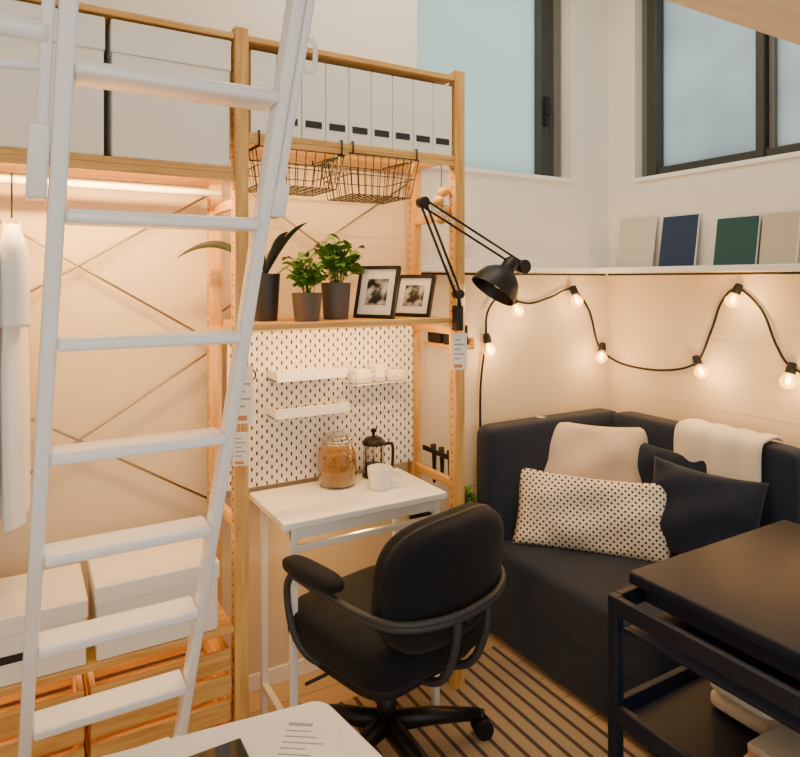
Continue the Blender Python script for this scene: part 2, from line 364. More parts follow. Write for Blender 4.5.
bd = root('magazine_files')
n = 9; x0 = 0.597; wb = (1.337-0.597)/n
for i in range(n):
    a = x0+i*wb
    box('file_%d' % i, (a+0.0012, FY-0.012, 1.926), (a+wb-0.0012, FY+0.22, 2.175), M_card, bd, 0.002)
    if i >= 1:
        box('label_%d' % i, (a+0.012, FY-0.0135, 1.962), (a+wb-0.014, FY-0.012, 1.984), M_ink, bd, 0)
for (a, b_) in ((-0.23, 0.193), (0.213, 0.535)):
    o = root('storage_box')
    box('body', (a, FY-0.01, 1.816), (b_, FY+0.26, 2.10), M_boxlight, o, 0.004)
    box('lid', (a-0.003, FY-0.014, 2.10), (b_+0.003, FY+0.264, 2.19), M_boxlight, o, 0.004)
for (a, b_, zt) in ((-0.20, 0.15, 0.63), (0.175, 0.50, 0.655)):
    o = root('storage_box')
    box('body', (a, FY-0.01, 0.453), (b_, FY+0.24, zt-0.05), M_boxlight, o, 0.004)
    box('lid', (a-0.004, FY-0.016, zt-0.05), (b_+0.004, FY+0.246, zt), M_boxlight, o, 0.004)
    box('handle', ((a+b_)/2-0.03, FY-0.014, zt-0.12), ((a+b_)/2+0.03, FY-0.010, zt-0.10), M_gap, o, 0.001)
for (a, b_) in ((-0.23, 0.145), (0.16, 0.535)):
    o = root('slatted_wooden_crate')
    sl = [((a, FY-0.02, 0.03+k*0.075), (b_, FY-0.004, 0.03+k*0.075+0.058)) for k in range(5)]
    boxes('front_slats', sl, M_pineX, o)
    boxes('back_slats', [((p[0], BY-0.03, p[2]), (q[0], BY-0.014, q[2])) for p, q in sl], M_pineX, o)
    boxes('side_slats', [((xx, FY-0.004, p[2]), (xx+0.014, BY-0.03, q[2])) for p, q in sl for xx in (a, b_-0.014)], M_pineY, o)
    boxes('base', [((a+0.014, FY-0.004, 0.0), (b_-0.014, BY-0.03, 0.03))], M_pineX, o)
for i, x in enumerate((-0.022, -0.085, -0.15)):
    o = root('hanging_shirt')
    bm = bmesh.new(); cols = 28; rows = 30
    for s in (1, -1):
        g = []
        for r_ in range(rows+1):
            v = r_/rows; z = 1.655-0.80*v
            hw = 0.045+0.125*min(1, v/0.13)**0.75+0.012*v
            row = []
            for c in range(cols+1):
                u = -1+2*c/cols
                th = (0.022+0.014*v)*math.sqrt(max(0, 1-u*u)); wv = (0.010*math.sin(u*9+i*2+v*2)+0.004*math.sin(u*21+i))*min(1, v*2)
                row.append(bm.verts.new((x+s*th+wv, 2.08+u*hw, z-0.03*abs(u)*(1-v)+0.008*math.sin(u*8+i)*v)))
            g.append(row)
        for r_ in range(rows):
            for c in range(cols): bm.faces.new([g[r_][c], g[r_][c+1], g[r_+1][c+1], g[r_+1][c]])
    bmesh.ops.remove_doubles(bm, verts=bm.verts, dist=1e-5); bmesh.ops.recalc_face_normals(bm, faces=bm.faces)
    me = bpy.data.meshes.new('shirt_body'); bm.to_mesh(me); bm.free(); addobj('shirt_body', me, M_shirt, o, smooth=True)
    for s in (-1, 1):
        path = smoothpts([(x, 2.08+s*0.10, 1.615), (x+0.006, 2.08+s*0.145, 1.56), (x+0.010, 2.08+s*0.155, 1.46), (x+0.010, 2.08+s*0.155, 1.36)], 6)
        tube('sleeve_%d' % (s+1), path, [0.018+0.014*min(1, k/6) for k in range(len(path))], M_shirt, o, seg=14)
    tube('hanger_hook', [(x, 2.08, 1.65), (x, 2.08, 1.70), (x, 2.055, 1.735), (x, 2.055, 1.765), (x, 2.07, 1.771), (x, 2.086, 1.762)], 0.0025, M_black, o, sm=5)

# pegboard
pg = root('pegboard')
box('panel', (0.60, 2.172, 0.765), (1.335, 2.184, 1.30), M_peg, pg, 0.004)
for k, (z, xa, xb) in enumerate(((1.135, 0.74, 1.00), (1.01, 0.735, 1.01))):
    boxes('tray_%d' % k, [((xa, 2.08, z), (xb, 2.172, z+0.006)), ((xa, 2.076, z), (xb, 2.082, z+0.034)), ((xa, 2.08, z), (xa+0.004, 2.172, z+0.034)), ((xb-0.004, 2.08, z), (xb, 2.172, z+0.034))], M_white, pg, 0.001)
rk = []
for z in (1.10, 1.135):
    rk.append([(1.03, 2.168, z), (1.03, 2.085, z), (1.27, 2.085, z), (1.27, 2.168, z)])
for j in range(11): rk.append([(1.03+0.024*j, 2.085, 1.135), (1.03+0.024*j, 2.085, 1.10), (1.03+0.024*j, 2.168, 1.10)])
tubes('wire_rack', rk, 0.0020, M_white, pg, seg=6)
boxes('rack_items', [((1.05, 2.10, 1.102), (1.11, 2.16, 1.15)), ((1.13, 2.10, 1.102), (1.17, 2.16, 1.165)), ((1.19, 2.10, 1.102), (1.25, 2.15, 1.14))], M_card, pg, 0.004)
tubes('peg_hooks', [[(0.66, 2.17, 1.13-0.11*k), (0.66, 2.14, 1.125-0.11*k), (0.66, 2.135, 1.15-0.11*k)] for k in range(2)], 0.003, M_black, pg, seg=6)
hb = root('scissors')
tubes('handles', [[(0.66+dx+0.012*math.cos(a), 2.13, 1.16+0.016*math.sin(a)) for a in [q*math.pi/5 for q in range(11)]] for dx in (-0.012, 0.012)], 0.003, M_gap, hb)
tubes('blades', [[(0.652, 2.13, 1.146), (0.664, 2.13, 1.03)], [(0.668, 2.133, 1.146), (0.656, 2.133, 1.03)]], 0.0035, M_gap, hb)

def basket(x0, x1, z0, z1):
    o = root('wire_basket'); ya, yb = FY-0.02, FY+0.22; L = []
    for z, ins in ((z1, 0), ((z0+z1)/2, 0.01), (z0, 0.02)):
        L.append([(x0+ins, ya+ins, z), (x1-ins, ya+ins, z), (x1-ins, yb-ins, z), (x0+ins, yb-ins, z), (x0+ins, ya+ins, z)])
    nx = 9
    for i in range(nx+1):
        x = x0+(x1-x0)*i/nx; xi = x0+0.02+(x1-x0-0.04)*i/nx
        L.append([(x, ya, z1), (xi, ya+0.02, z0), (xi, yb-0.02, z0), (x, yb, z1)])
    for j in range(8):
        y = ya+(yb-ya)*j/7; yi = ya+0.02+(yb-ya-0.04)*j/7
        L.append([(x0, y, z1), (x0+0.02, yi, z0), (x1-0.02, yi, z0), (x1, y, z1)])
    tubes('wires', L, 0.0018, M_black, o, seg=5)
    R = []
    for x in (x0+0.01, x1-0.01):
        R.append([(x, ya, z1), (x, ya-0.005, 1.90), (x, ya-0.005, 1.931), (x, ya+0.03, 1.931)])
        R.append([(x, ya, z1), (x, yb, z1+0.005), (x, yb, 1.903)])
    tubes('hanger_arms', R, 0.003, M_black, o, seg=6)
basket(0.61, 0.905, 1.775, 1.885)
basket(0.925, 1.19, 1.765, 1.895)

# ------------------------------------------------------------------ desk
dk = root('desk')
DZ = 0.754
box('top', (0.672, 1.825, DZ-0.022), (1.258, 2.165, DZ), M_white, dk, 0.003)
box('apron', (0.70, 1.842, DZ-0.06), (1.235, 1.855, DZ-0.022), M_white, dk, 0.002)
for x in (0.70, 1.215):
    boxes('leg_frame', [((x, 1.838, 0), (x+0.022, 1.86, DZ-0.022)), ((x, 2.11, 0), (x+0.022, 2.132, DZ-0.022)), ((x, 1.86, 0.10), (x+0.022, 2.11, 0.12)), ((x, 1.86, DZ-0.05), (x+0.022, 2.11, DZ-0.022))], M_white, dk, 0.003)
box('stretcher', (0.722, 1.84, 0.655), (1.215, 1.857, 0.675), M_white, dk, 0.002)
jr = root('glass_storage_jar'); jl = (0.968, 2.09, DZ+0.001)
lathe('contents', [(0, 0.004), (0.056, 0.006), (0.0625, 0.02), (0.064, 0.06), (0.062, 0.105), (0.050, 0.128), (0.03, 0.134), (0, 0.136)], M_pasta, jr, jl)
rnd = random.Random(4); bits = []
for k in range(170):
    a = rnd.uniform(0, 6.283); z = rnd.uniform(0.01, 0.118); rr = 0.061
    c = Vector((jl[0]+rr*math.cos(a), jl[1]+rr*math.sin(a), jl[2]+z)); tdir = Vector((-math.sin(a), math.cos(a), 0))*rnd.uniform(-1, 1)+Vector((0, 0, rnd.uniform(-1, 1))); tdir.normalize()
    bits.append([c-tdir*0.009, c, c+tdir*0.009])
tubes('pasta_pieces', bits, 0.0045, M_pasta, jr, seg=7)
lathe('jar_glass', [(0, 0), (0.058, 0.001), (0.067, 0.012), (0.069, 0.06), (0.067, 0.11), (0.052, 0.138), (0.048, 0.15), (0.052, 0.156)], M_glass, jr, jl)
lathe('lid', [(0.052, 0.156), (0.054, 0.163), (0.048, 0.174), (0.03, 0.182), (0, 0.184)], M_glass, jr, jl)
tubes('clip_ring', [[(jl[0]+0.052*math.cos(a*math.pi/12), jl[1]+0.052*math.sin(a*math.pi/12), jl[2]+zz) for a in range(25)] for zz in (0.150, 0.158)], 0.0028, M_chrome, jr)
fp = root('french_press'); fl = (1.125, 2.11, DZ+0.001)
lathe('beaker', [(0, 0.008), (0.037, 0.008), (0.039, 0.013), (0.039, 0.12)], M_glass, fp, fl)
lathe('coffee', [(0, 0.01), (0.035, 0.01), (0.035, 0.045), (0, 0.045)], M_coffee, fp, fl)
lathe('base', [(0, 0), (0.042, 0), (0.042, 0.012), (0.038, 0.012)], M_blackplastic, fp, fl)
lathe('lid', [(0.042, 0.118), (0.043, 0.128), (0.03, 0.142), (0.006, 0.145), (0.005, 0.160), (0.011, 0.165), (0.012, 0.173), (0, 0.178)], M_blackplastic, fp, fl)
tube('rod', [(fl[0], fl[1], fl[2]+0.045), (fl[0], fl[1], fl[2]+0.14)], 0.003, M_chrome, fp)
tube('handle', [(fl[0]+0.036, fl[1]-0.01, fl[2]+0.115), (fl[0]+0.066, fl[1]-0.02, fl[2]+0.115), (fl[0]+0.07, fl[1]-0.02, fl[2]+0.07), (fl[0]+0.064, fl[1]-0.02, fl[2]+0.03), (fl[0]+0.037, fl[1]-0.01, fl[2]+0.03)], 0.006, M_blackplastic, fp, sm=5)
tubes('cage', [[(fl[0]+0.041*math.cos(a), fl[1]+0.041*math.sin(a), fl[2]+0.008), (fl[0]+0.041*math.cos(a), fl[1]+0.041*math.sin(a), fl[2]+0.12)] for a in (0.3, 1.87, 3.44, 5.0)], 0.002, M_blackplastic, fp)
mg = root('coffee_mug'); ml = (1.080, 1.98, DZ+0.001)
lathe('cup', [(0, 0), (0.032, 0), (0.039, 0.012), (0.044, 0.072), (0.042, 0.073), (0.037, 0.014), (0, 0.008)], M_cer, mg, ml)
tube('handle', [(ml[0]+0.038, ml[1]-0.018, ml[2]+0.058), (ml[0]+0.060, ml[1]-0.028, ml[2]+0.058), (ml[0]+0.064, ml[1]-0.03, ml[2]+0.035), (ml[0]+0.052, ml[1]-0.025, ml[2]+0.018), (ml[0]+0.033, ml[1]-0.016, ml[2]+0.018)], 0.005, M_cer, mg, sm=5)

# ------------------------------------------------------------------ plants and frames
def leafmesh(bm, base, tip, width, droop=0.0, n=6, fold=0.15, roll=0.0):
    base = Vector(base); tip = Vector(tip); d = tip-base; L = d.length
    side = d.cross(Vector((0, 0, 1)))
    if side.length < 1e-5: side = Vector((1, 0, 0))
    side.normalize(); up = side.cross(d).normalized(); rows = []
    if roll:
        side, up = side*math.cos(roll)+up*math.sin(roll), up*math.cos(roll)-side*math.sin(roll)
    for i in range(n+1):
        t = i/n; p = base+d*t+Vector((0, 0, 1))*(droop*L*(math.sin(math.pi*t*0.9)-0.4*t*t))
        w = width*math.sin(math.pi*min(1, (t*0.93+0.05)))**0.8
        rows.append([bm.verts.new(p-side*w/2+up*w*fold), bm.verts.new(p), bm.verts.new(p+side*w/2+up*w*fold)])
    for i in range(n):
        for k in range(2):
            f = bm.faces.new([rows[i][k], rows[i][k+1], rows[i+1][k+1], rows[i+1][k]]); f.smooth = True
def pot(parent, loc, rt, rb, h, m):
    lathe('pot', [(0, 0), (rb, 0), (rb+0.001, 0.004), (rt, h), (rt-0.004, h), (rt-0.006, h-0.01)], m, parent, loc)
    lathe('soil', [(0, h-0.012), (rt-0.005, h-0.012)], M_soil, parent, loc)
SH = 1.346
p1 = root('potted_orchid_leaves'); l1 = (0.695, 2.06, SH); pot(p1, l1, 0.048, 0.038, 0.155, M_potblack)
bm = bmesh.new()
for (dx, dy, dz, wd, dr, ro) in ((-0.27, 0.065, 0.065, 0.034, 0.26, 0.9), (0.135, -0.03, 0.185, 0.026, 0.14, 0.8), (0.06, -0.05, 0.15, 0.026, 0.2, 0.8), (-0.03, 0.04, 0.12, 0.03, 0.25, 0.5), (0.04, 0.05, 0.10, 0.028, 0.15, 0.9)):
    b0 = Vector(l1)+Vector((0, 0, 0.145)); leafmesh(bm, b0, b0+Vector((dx, dy, dz)), wd, dr, 12, roll=ro)
me = bpy.data.meshes.new('leaves'); bm.to_mesh(me); bm.free(); addobj('leaves', me, M_leafdark, p1)
def bushy(nm, loc, rt, rb, h, mp, R, Hh, nst, seed, lw=0.028, ls=1.0):
    rnd = random.Random(seed); o = root(nm); pot(o, loc, rt, rb, h, mp); bm = bmesh.new(); st = []
    for i in range(nst):
        a = rnd.uniform(0, 6.283); rr = R*math.sqrt(rnd.uniform(0.05, 1)); hh = Hh*rnd.uniform(0.35, 1.0)*(1-0.35*(rr/R)**2)
        b0 = Vector(loc)+Vector((rnd.uniform(-1, 1)*rt*.4, rnd.uniform(-1, 1)*rt*.4, h-0.012))
        top = Vector(loc)+Vector((rr*math.cos(a), rr*math.sin(a)*0.75, h+hh)); mid = b0.lerp(top, .4)+Vector((0, 0, 0.01))
        st.append([b0, mid, top])
        for k in range(6):
            bb = mid.lerp(top, k/5); aa = rnd.uniform(0, 6.283); ll = rnd.uniform(0.030, 0.048)*ls
            leafmesh(bm, bb, bb+Vector((ll*math.cos(aa), ll*math.sin(aa)*.8, rnd.uniform(-0.012, 0.022))), lw*rnd.uniform(.8, 1.2), 0.15, 4, roll=rnd.uniform(-.8, .8))
    me = bpy.data.meshes.new('foliage'); bm.to_mesh(me); bm.free(); addobj('foliage', me, M_leaf, o)
    tubes('stems', st, 0.0015, M_leaf, o, seg=5)
bushy('potted_basil_plant', (0.812, 1.99, SH), 0.050, 0.040, 0.092, M_potgrey, 0.066, 0.155, 20, 3, 0.026)
bushy('potted_foliage_plant', (0.940, 2.04, SH), 0.052, 0.042, 0.125, M_potgrey, 0.092, 0.175, 30, 5, 0.030, 1.05)
bushy('small_potted_plant', (1.598, 2.19, 0.0), 0.040, 0.032, 0.50, M_potgrey, 0.04, 0.13, 14, 9)
def picframe(loc, nrm, w, h, tilt):
    o = root('picture_frame'); mw = frame_mw(loc, nrm, tilt); t = 0.012
    boxes('frame', [((-w/2, 0, 0), (-w/2+t, 0.018, h)), ((w/2-t, 0, 0), (w/2, 0.018, h)), ((-w/2+t, 0, 0), (w/2-t, 0.018, t)), ((-w/2+t, 0, h-t), (w/2-t, 0.018, h))], M_black, o, 0.002, mw=mw)
    box('mat_board', (-w/2+t, 0.008, t), (w/2-t, 0.014, h-t), M_matboard, o, 0, mw=mw)
    box('photograph', (-w*0.26, 0.0065, h*0.25), (w*0.26, 0.008, h*0.75), M_photo, o, 0, mw=mw)
    box('stand', (-0.012, 0.018, 0.0), (0.012, 0.022, h*0.6), M_black, o, 0.001, mw=mw)
picframe((1.060, 2.0, SH+0.002), (-0.87, -0.5), 0.165, 0.190, 0.26)
picframe((1.225, 2.02, SH+0.002), (-0.90, -0.45), 0.16, 0.160, 0.30)

bt = root('wooden_bead_toy')
for k, (dx, z) in enumerate(((0, 1.70), (0.015, 1.735), (-0.012, 1.765), (0.01, 1.80))):
    superell('bead_%d' % k, 0.042, 0.042, 0.038, 1, 1, M_pineV, bt, Matrix.Translation((1.315+dx, 1.945, z)), nu=20, nv=12)
tube('cord', [(1.315, 1.945, 1.69), (1.315, 1.945, 1.905)], 0.002, M_gap, bt)

ss = root('wooden_wall_rack')
boxes('tray', [((1.388, 1.95, 1.22), (1.47, 2.19, 1.235)), ((1.462, 1.95, 1.235), (1.47, 2.19, 1.262))], M_pineY, ss)
boxes('bins', [((1.392, 1.97, 1.236), (1.455, 2.05, 1.31)), ((1.392, 2.07, 1.236), (1.455, 2.16, 1.29))], M_blackplastic, ss, 0.006)
tl = root('hanging_tools')
boxes('rail', [((1.388, 1.95, 0.80), (1.396, 2.19, 0.82))], M_black, tl)
for k in range(4):
    y = 1.97+0.055*k
    tube('tool_%d' % k, [(1.405, y, 0.83), (1.41, y, 0.80), (1.41, y, 0.70-0.02*(k % 2))], [0.012, 0.010, 0.006], M_gap, tl)

# ------------------------------------------------------------------ architect lamp
lp = root('architect_desk_lamp')
LY = 1.868
boxes('clamp', [((1.325, LY-0.006, 1.30), (1.355, LY+0.026, 1.39))], M_black, lp, 0.004)
tube('post', [(1.34, LY, 1.38), (1.34, LY, 1.43)], 0.008, M_black, lp)
B = Vector((1.335, LY, 1.43)); E = Vector((1.180, LY-0.01, 1.745)); Hd = Vector((1.615, LY-0.02, 1.53))
def pair(a, b_, off):
    d = (b_-a).normalized(); s = d.cross(Vector((0, 1, 0))).normalized()*off
    return [[a+s, b_+s], [a-s, b_-s]]
tubes('lower_arm', pair(B, E, 0.011), 0.0046, M_black, lp)
tubes('upper_arm', pair(E, Hd, 0.013), 0.0046, M_black, lp)
for nm, a, b_ in (('spring_lower', B, B.lerp(E, .35)), ('spring_upper', E, E.lerp(Hd, .3))):
    pts = []; ax = (b_-a).normalized(); u = ax.orthogonal().normalized(); v = ax.cross(u)
    for k in range(160): pts.append(a.lerp(b_, k/160)+(u*math.cos(k*0.8)+v*math.sin(k*0.8))*0.006)
    tube(nm, pts, 0.0013, M_chrome, lp, seg=5)
for nm, p, rr in (('joint_base', B, .016), ('joint_elbow', E, .018), ('joint_head', Hd, .026)):
    tube(nm, [p-Vector((0, 0.018, 0)), p+Vector((0, 0.018, 0))], rr, M_black, lp, seg=16)
axd = Vector((-0.62, 0.12, -0.85)).normalized(); hp = Vector((1.550, LY-0.02, 1.53))
tube('neck', [Hd, hp], 0.010, M_black, lp)
lathe('shade', [(0.0, -0.035), (0.020, -0.033), (0.028, -0.02), (0.030, 0.015), (0.050, 0.028), (0.072, 0.05), (0.085, 0.082), (0.090, 0.115), (0.088, 0.115), (0.082, 0.082), (0.064, 0.045), (0.02, 0.028)], M_black, lp, hp, axis=axd)
superell('bulb', 0.05, 0.05, 0.06, 1, 1, M_bulboff, lp, Matrix.Translation(hp+axd*0.065), nu=20, nv=12)

def tag(p, w, h, nrm):
    o = root('price_tag'); mw = frame_mw(p, nrm)
    box('card', (-w/2, 0, -h), (w/2, 0.001, 0), M_card, o, 0, mw=mw)
    boxes('print', [((-w*.35, -0.0006, -h*.2-k*h*.13), (w*(.1+.25*(k % 2)), -0.0001, -h*.2-k*h*.13+h*.035)) for k in range(5)], M_inkg, o, 0, mw=mw)
    boxes('print_price', [((-w*.35, -0.0006, -h*.95), (w*.2, -0.0001, -h*.86))], M_ink2, o, 0, mw=mw)
    tube('string', [(0, 0.001, 0), (0, 0.006, 0.06)], 0.0008, M_card, o, seg=5, mw=mw)
tag((0.568, 1.885, 1.225), 0.055, 0.17, (-0.4, -0.9))
tag((0.560, 1.887, 1.03), 0.045, 0.10, (-0.4, -0.9))
tag((1.352, 1.885, 1.29), 0.055, 0.13, (-0.4, -0.9))
tag((1.43, 2.0, 1.62), 0.09, 0.06, (-0.6, -0.8))

# ------------------------------------------------------------------ string lights
sl_ = root('string_lights')
cable = [(1.735, 2.262, 0.78), (1.737, 2.262, 1.02), (1.765, 2.262, 1.217), (1.772, 2.262, 1.33), (1.83, 2.262, 1.40), (1.91, 2.262, 1.392), (2.02, 2.262, 1.372), (2.15, 2.262, 1.40), (2.286, 2.262, 1.435), (2.40, 2.262, 1.334), (2.465, 2.262, 1.16),
     (2.53, 2.235, 1.09), (2.545, 2.123, 1.062), (2.545, 1.928, 1.068), (2.545, 1.78, 1.12), (2.545, 1.71, 1.26), (2.545, 1.66, 1.39), (2.545, 1.59, 1.445), (2.545, 1.49, 1.36), (2.545, 1.43, 1.22), (2.545, 1.37, 1.145), (2.545, 1.20, 1.09), (2.545, 1.0, 1.15)]
tube('cable', cable, 0.0052, M_blackplastic, sl_, sm=8, seg=8)
BUL = [((1.766, 2.255, 1.225), (0.05, -0.2, -1)), ((1.91, 2.25, 1.392), (0.25, -0.3, -1)), ((2.286, 2.25, 1.432), (0.1, -0.3, -1)), ((2.47, 2.24, 1.15), (-0.5, -0.3, -1)), ((2.535, 1.77, 1.13), (-0.2, -0.6, -1)), ((2.535, 1.585, 1.445), (-0.25, 0.3, -1)), ((2.535, 1.37, 1.145), (-0.3, 0.1, -1))]
for k, (p, ax) in enumerate(BUL):
    p = Vector(p); a = Vector(ax).normalized()
    lathe('socket_%d' % k, [(0, -0.022), (0.014, -0.02), (0.018, 0.0), (0.019, 0.022), (0.0, 0.024)], M_blackplastic, sl_, p, axis=a, seg=16)
    lathe('bulb_glass_%d' % k, [(0.013, 0.022), (0.016, 0.03), (0.028, 0.047), (0.029, 0.060), (0.020, 0.078), (0, 0.085)], M_bulbglass, sl_, p, axis=a, seg=20)
    lathe('filament_%d' % k, [(0.0, 0.026), (0.006, 0.032), (0.010, 0.05), (0.006, 0.064), (0, 0.068)], M_bulb, sl_, p, axis=a, seg=12)
    ld = bpy.data.lights.new('string_bulb_light', 'POINT'); ld.energy = 2.0; ld.color = (1, 0.58, 0.21); ld.shadow_soft_size = 0.03
    lo = bpy.data.objects.new('string_bulb_light_%d' % k, ld); lo.location = p+a*0.06+Vector((-0.06 if k > 2 else 0, -0.06, 0)); COL.objects.link(lo); lo.parent = sl_

def ledgebook(ya, yb, h, m, th=0.012):
    o = root('notebook'); w = ya-yb
    mw = frame_mw((WX-0.055, (ya+yb)/2, 1.541), (-1, 0), 0.16)
    box('cover', (-w/2, 0, 0), (w/2, th, h), m, o, 0.002, mw=mw)
    box('pages', (-w/2+0.003, 0.002, 0.003), (w/2+0.002, th-0.002, h+0.001), M_matboard, o, 0, mw=mw)
ledgebook(2.19, 1.985, 0.24, M_cream)
ledgebook(1.945, 1.765, 0.23, M_navybook)
ledgebook(1.675, 1.495, 0.20, M_green)
ledgebook(1.480, 1.34, 0.205, M_tan)

# ------------------------------------------------------------------ sofa
sf = root('corner_armchair_sofa')
SX0, SX1, SY0, SY1 = 1.66, 2.50, 1.28, 2.22
box('base', (SX0+0.012, SY0+0.01, 0.02), (SX1, SY1, 0.25), M_sofa, sf, 0.02, 4)
def seatfn(p):
    return Vector((p.x, p.y, p.z + (0.004*math.sin(p.x*14)*math.cos(p.y*11) if p.z > 0 else 0)))
superell('seat_cushion', SX1-SX0-0.02, SY1-SY0+0.02, 0.20, 0.22, 0.11, M_sofa, sf, Matrix.Translation(((SX0+SX1)/2-0.005, (SY0+SY1)/2, 0.295)), fn=seatfn, nu=96, nv=40)
superell('back_panel_rear', SX1-SX0-0.05, 0.13, 0.60, 0.3, 0.12, M_sofa, sf, Matrix.Translation(((SX0+SX1)/2-0.015, SY1-0.055, 0.565)), thin='y', nu=80)
superell('back_panel_side', 0.13, SY1-SY0-0.09, 0.60, 0.3, 0.12, M_sofa, sf, Matrix.Translation((SX1-0.06, (SY0+SY1)/2-0.05, 0.565)), thin='x', nu=80)
for x in (SX0+0.06, SX1-0.08):
    for y in (SY0+0.06, SY1-0.08): box('foot', (x-0.02, y-0.02, 0), (x+0.02, y+0.02, 0.03), M_blackplastic, sf)
pillow('sofa_back_cushion', 0.44, 0.40, 0.09, M_sofa, frame_mw((2.345, 1.80, 0.585), (-1, -0.03), 0.08), seed=2)
pillow('beige_throw_pillow', 0.52, 0.42, 0.13, M_cush, frame_mw((2.165, 2.015, 0.65), (-0.50, -0.86), 0.26, 0.10), seed=3)
pillow('dotted_lumbar_pillow', 0.62, 0.31, 0.12, M_dots, frame_mw((1.995, 1.87, 0.53), (-0.74, -0.67), 0.32, 0.03), seed=4)
pillow('dark_throw_pillow', 0.43, 0.36, 0.14, M_navy, frame_mw((2.255, 1.555, 0.575), (-0.97, -0.24), 0.28, 0.04), seed=6)
th = root('throw_blanket'); bm = bmesh.new(); prof = [(-0.080, -0.19), (-0.081, -0.10), (-0.079, -0.03), (-0.064, 0.006), (-0.03, 0.018), (0.0, 0.020), (0.03, 0.017), (0.055, 0.004)]
prof = smoothpts([(a, 0, b_) for a, b_ in prof], 4); N = 30; g = []
for i in range(N+1):
    t = i/N; row = []
    for j, p in enumerate(prof):
        f = j/len(prof); dz = -0.03*math.sin(t*3)*(1-f)**2
        row.append(bm.verts.new((SX1-0.06+p.x-0.006*(1+math.sin(t*17+j*.1))*(1 if f < .5 else 0), 1.38+t*0.37, 0.867+p.z+dz+0.003*math.sin(t*23))))
    g.append(row)
for i in range(N):
    for j in range(len(prof)-1): bm.faces.new([g[i][j], g[i+1][j], g[i+1][j+1], g[i][j+1]])
me = bpy.data.meshes.new('cloth'); bm.to_mesh(me); bm.free(); o = addobj('cloth', me, M_throw, th, smooth=True)
md = o.modifiers.new('s', 'SOLIDIFY'); md.thickness = 0.012; md.offset = 0

box('striped_rug', (0.75, 0.75, 0.0), (1.645, 2.05, 0.008), M_rug, bevel=0.002)

# ------------------------------------------------------------------ office chair
ch = root('office_chair')
CM = Matrix.Translation((0.975, 1.745, 0)) @ Matrix.Rotation(math.radians(14), 4, 'Z')
AX = 0.265
superell('seat', 0.50, 0.50, 0.14, 0.5, 0.42, M_chair, ch, CM @ Matrix.Translation((0, 0, 0.43)), nu=64)
superell('seat_pan', 0.44, 0.42, 0.04, 0.3, 0.4, M_blackplastic, ch, CM @ Matrix.Translation((0, 0, 0.36)))
superell('backrest', 0.47, 0.14, 0.35, 0.5, 0.62, M_chair, ch, CM @ Matrix.Translation((0, -0.255, 0.650)) @ Matrix.Rotation(math.radians(7), 4, 'X'), thin='y', bend=0.55, nu=64)
superell('backrest_piping', 0.476, 0.03, 0.356, 0.5, 0.62, M_blackplastic, ch, CM @ Matrix.Translation((0, -0.255, 0.650)) @ Matrix.Rotation(math.radians(7), 4, 'X'), thin='y', bend=0.55, nu=64)
arc = [(-AX, 0.12, 0.625), (-AX-.005, 0.0, 0.622), (-AX-.002, -0.15, 0.61), (-0.225, -0.27, 0.60), (-0.12, -0.335, 0.597), (0, -0.35, 0.595), (0.12, -0.335, 0.597), (0.225, -0.27, 0.60), (AX+.002, -0.15, 0.61), (AX+.005, 0, 0.622), (AX, 0.12, 0.625)]
sarc = smoothpts(arc, 6)
tubes('arm_hoop', [sarc, [p-Vector((0, 0, 0.012)) for p in sarc]], 0.010, M_chairmetal, ch, mw=CM)
for s in (-1, 1):
    tube('arm_support_%d' % (s+1), [(s*AX, 0.12, 0.62), (s*AX, 0.15, 0.56), (s*(AX-.005), 0.12, 0.44), (s*0.22, 0.06, 0.365), (s*0.10, 0.0, 0.35)], 0.011, M_chairmetal, ch, sm=6, mw=CM)
    superell('armrest_%d' % (s+1), 0.072, 0.25, 0.045, 0.6, 0.6, M_chair, ch, CM @ Matrix.Translation((s*AX, 0.025, 0.648)))
    tube('back_strut_%d' % (s+1), [(s*0.065, -0.345, 0.60), (s*0.065, -0.335, 0.50), (s*0.06, -0.28, 0.39), (s*0.05, -0.15, 0.345), (s*0.05, 0, 0.345)], 0.012, M_chairmetal, ch, sm=6, mw=CM)
superell('back_knob', 0.05, 0.03, 0.05, 1, 1, M_blackplastic, ch, CM @ Matrix.Translation((0, -0.335, 0.56)))
tube('gas_column', [(0, 0, 0.10), (0, 0, 0.24)], 0.030, M_black, ch, seg=20, mw=CM)
tube('gas_piston', [(0, 0, 0.24), (0, 0, 0.345)], 0.018, M_black, ch, seg=20, mw=CM)
tube('lever', [(0.02, 0.02, 0.335), (-0.27, 0.05, 0.325)], 0.005, M_black, ch, mw=CM)
for k in range(5):
    a = math.radians(-14+72*k-14); c, s_ = math.cos(a), math.sin(a)
    tube('star_leg_%d' % k, [(0.0, 0, 0.115), (0.15*c, 0.15*s_, 0.105), (0.31*c, 0.31*s_, 0.08)], [0.032, 0.026, 0.018], M_black, ch, seg=12, mw=CM)
    cx, cy = 0.32*c, 0.32*s_
    tx, ty = -s_, c
    for q in (-1, 1):
        tube('caster_%d_%d' % (k, q+1), [(cx+tx*0.006*q, cy+ty*0.006*q, 0.038), (cx+tx*0.028*q, cy+ty*0.028*q, 0.038)], 0.030, M_blackplastic, ch, seg=20, mw=CM)
    tube('caster_stem_%d' % k, [(cx, cy, 0.04), (cx, cy, 0.09)], 0.009, M_black, ch, mw=CM)

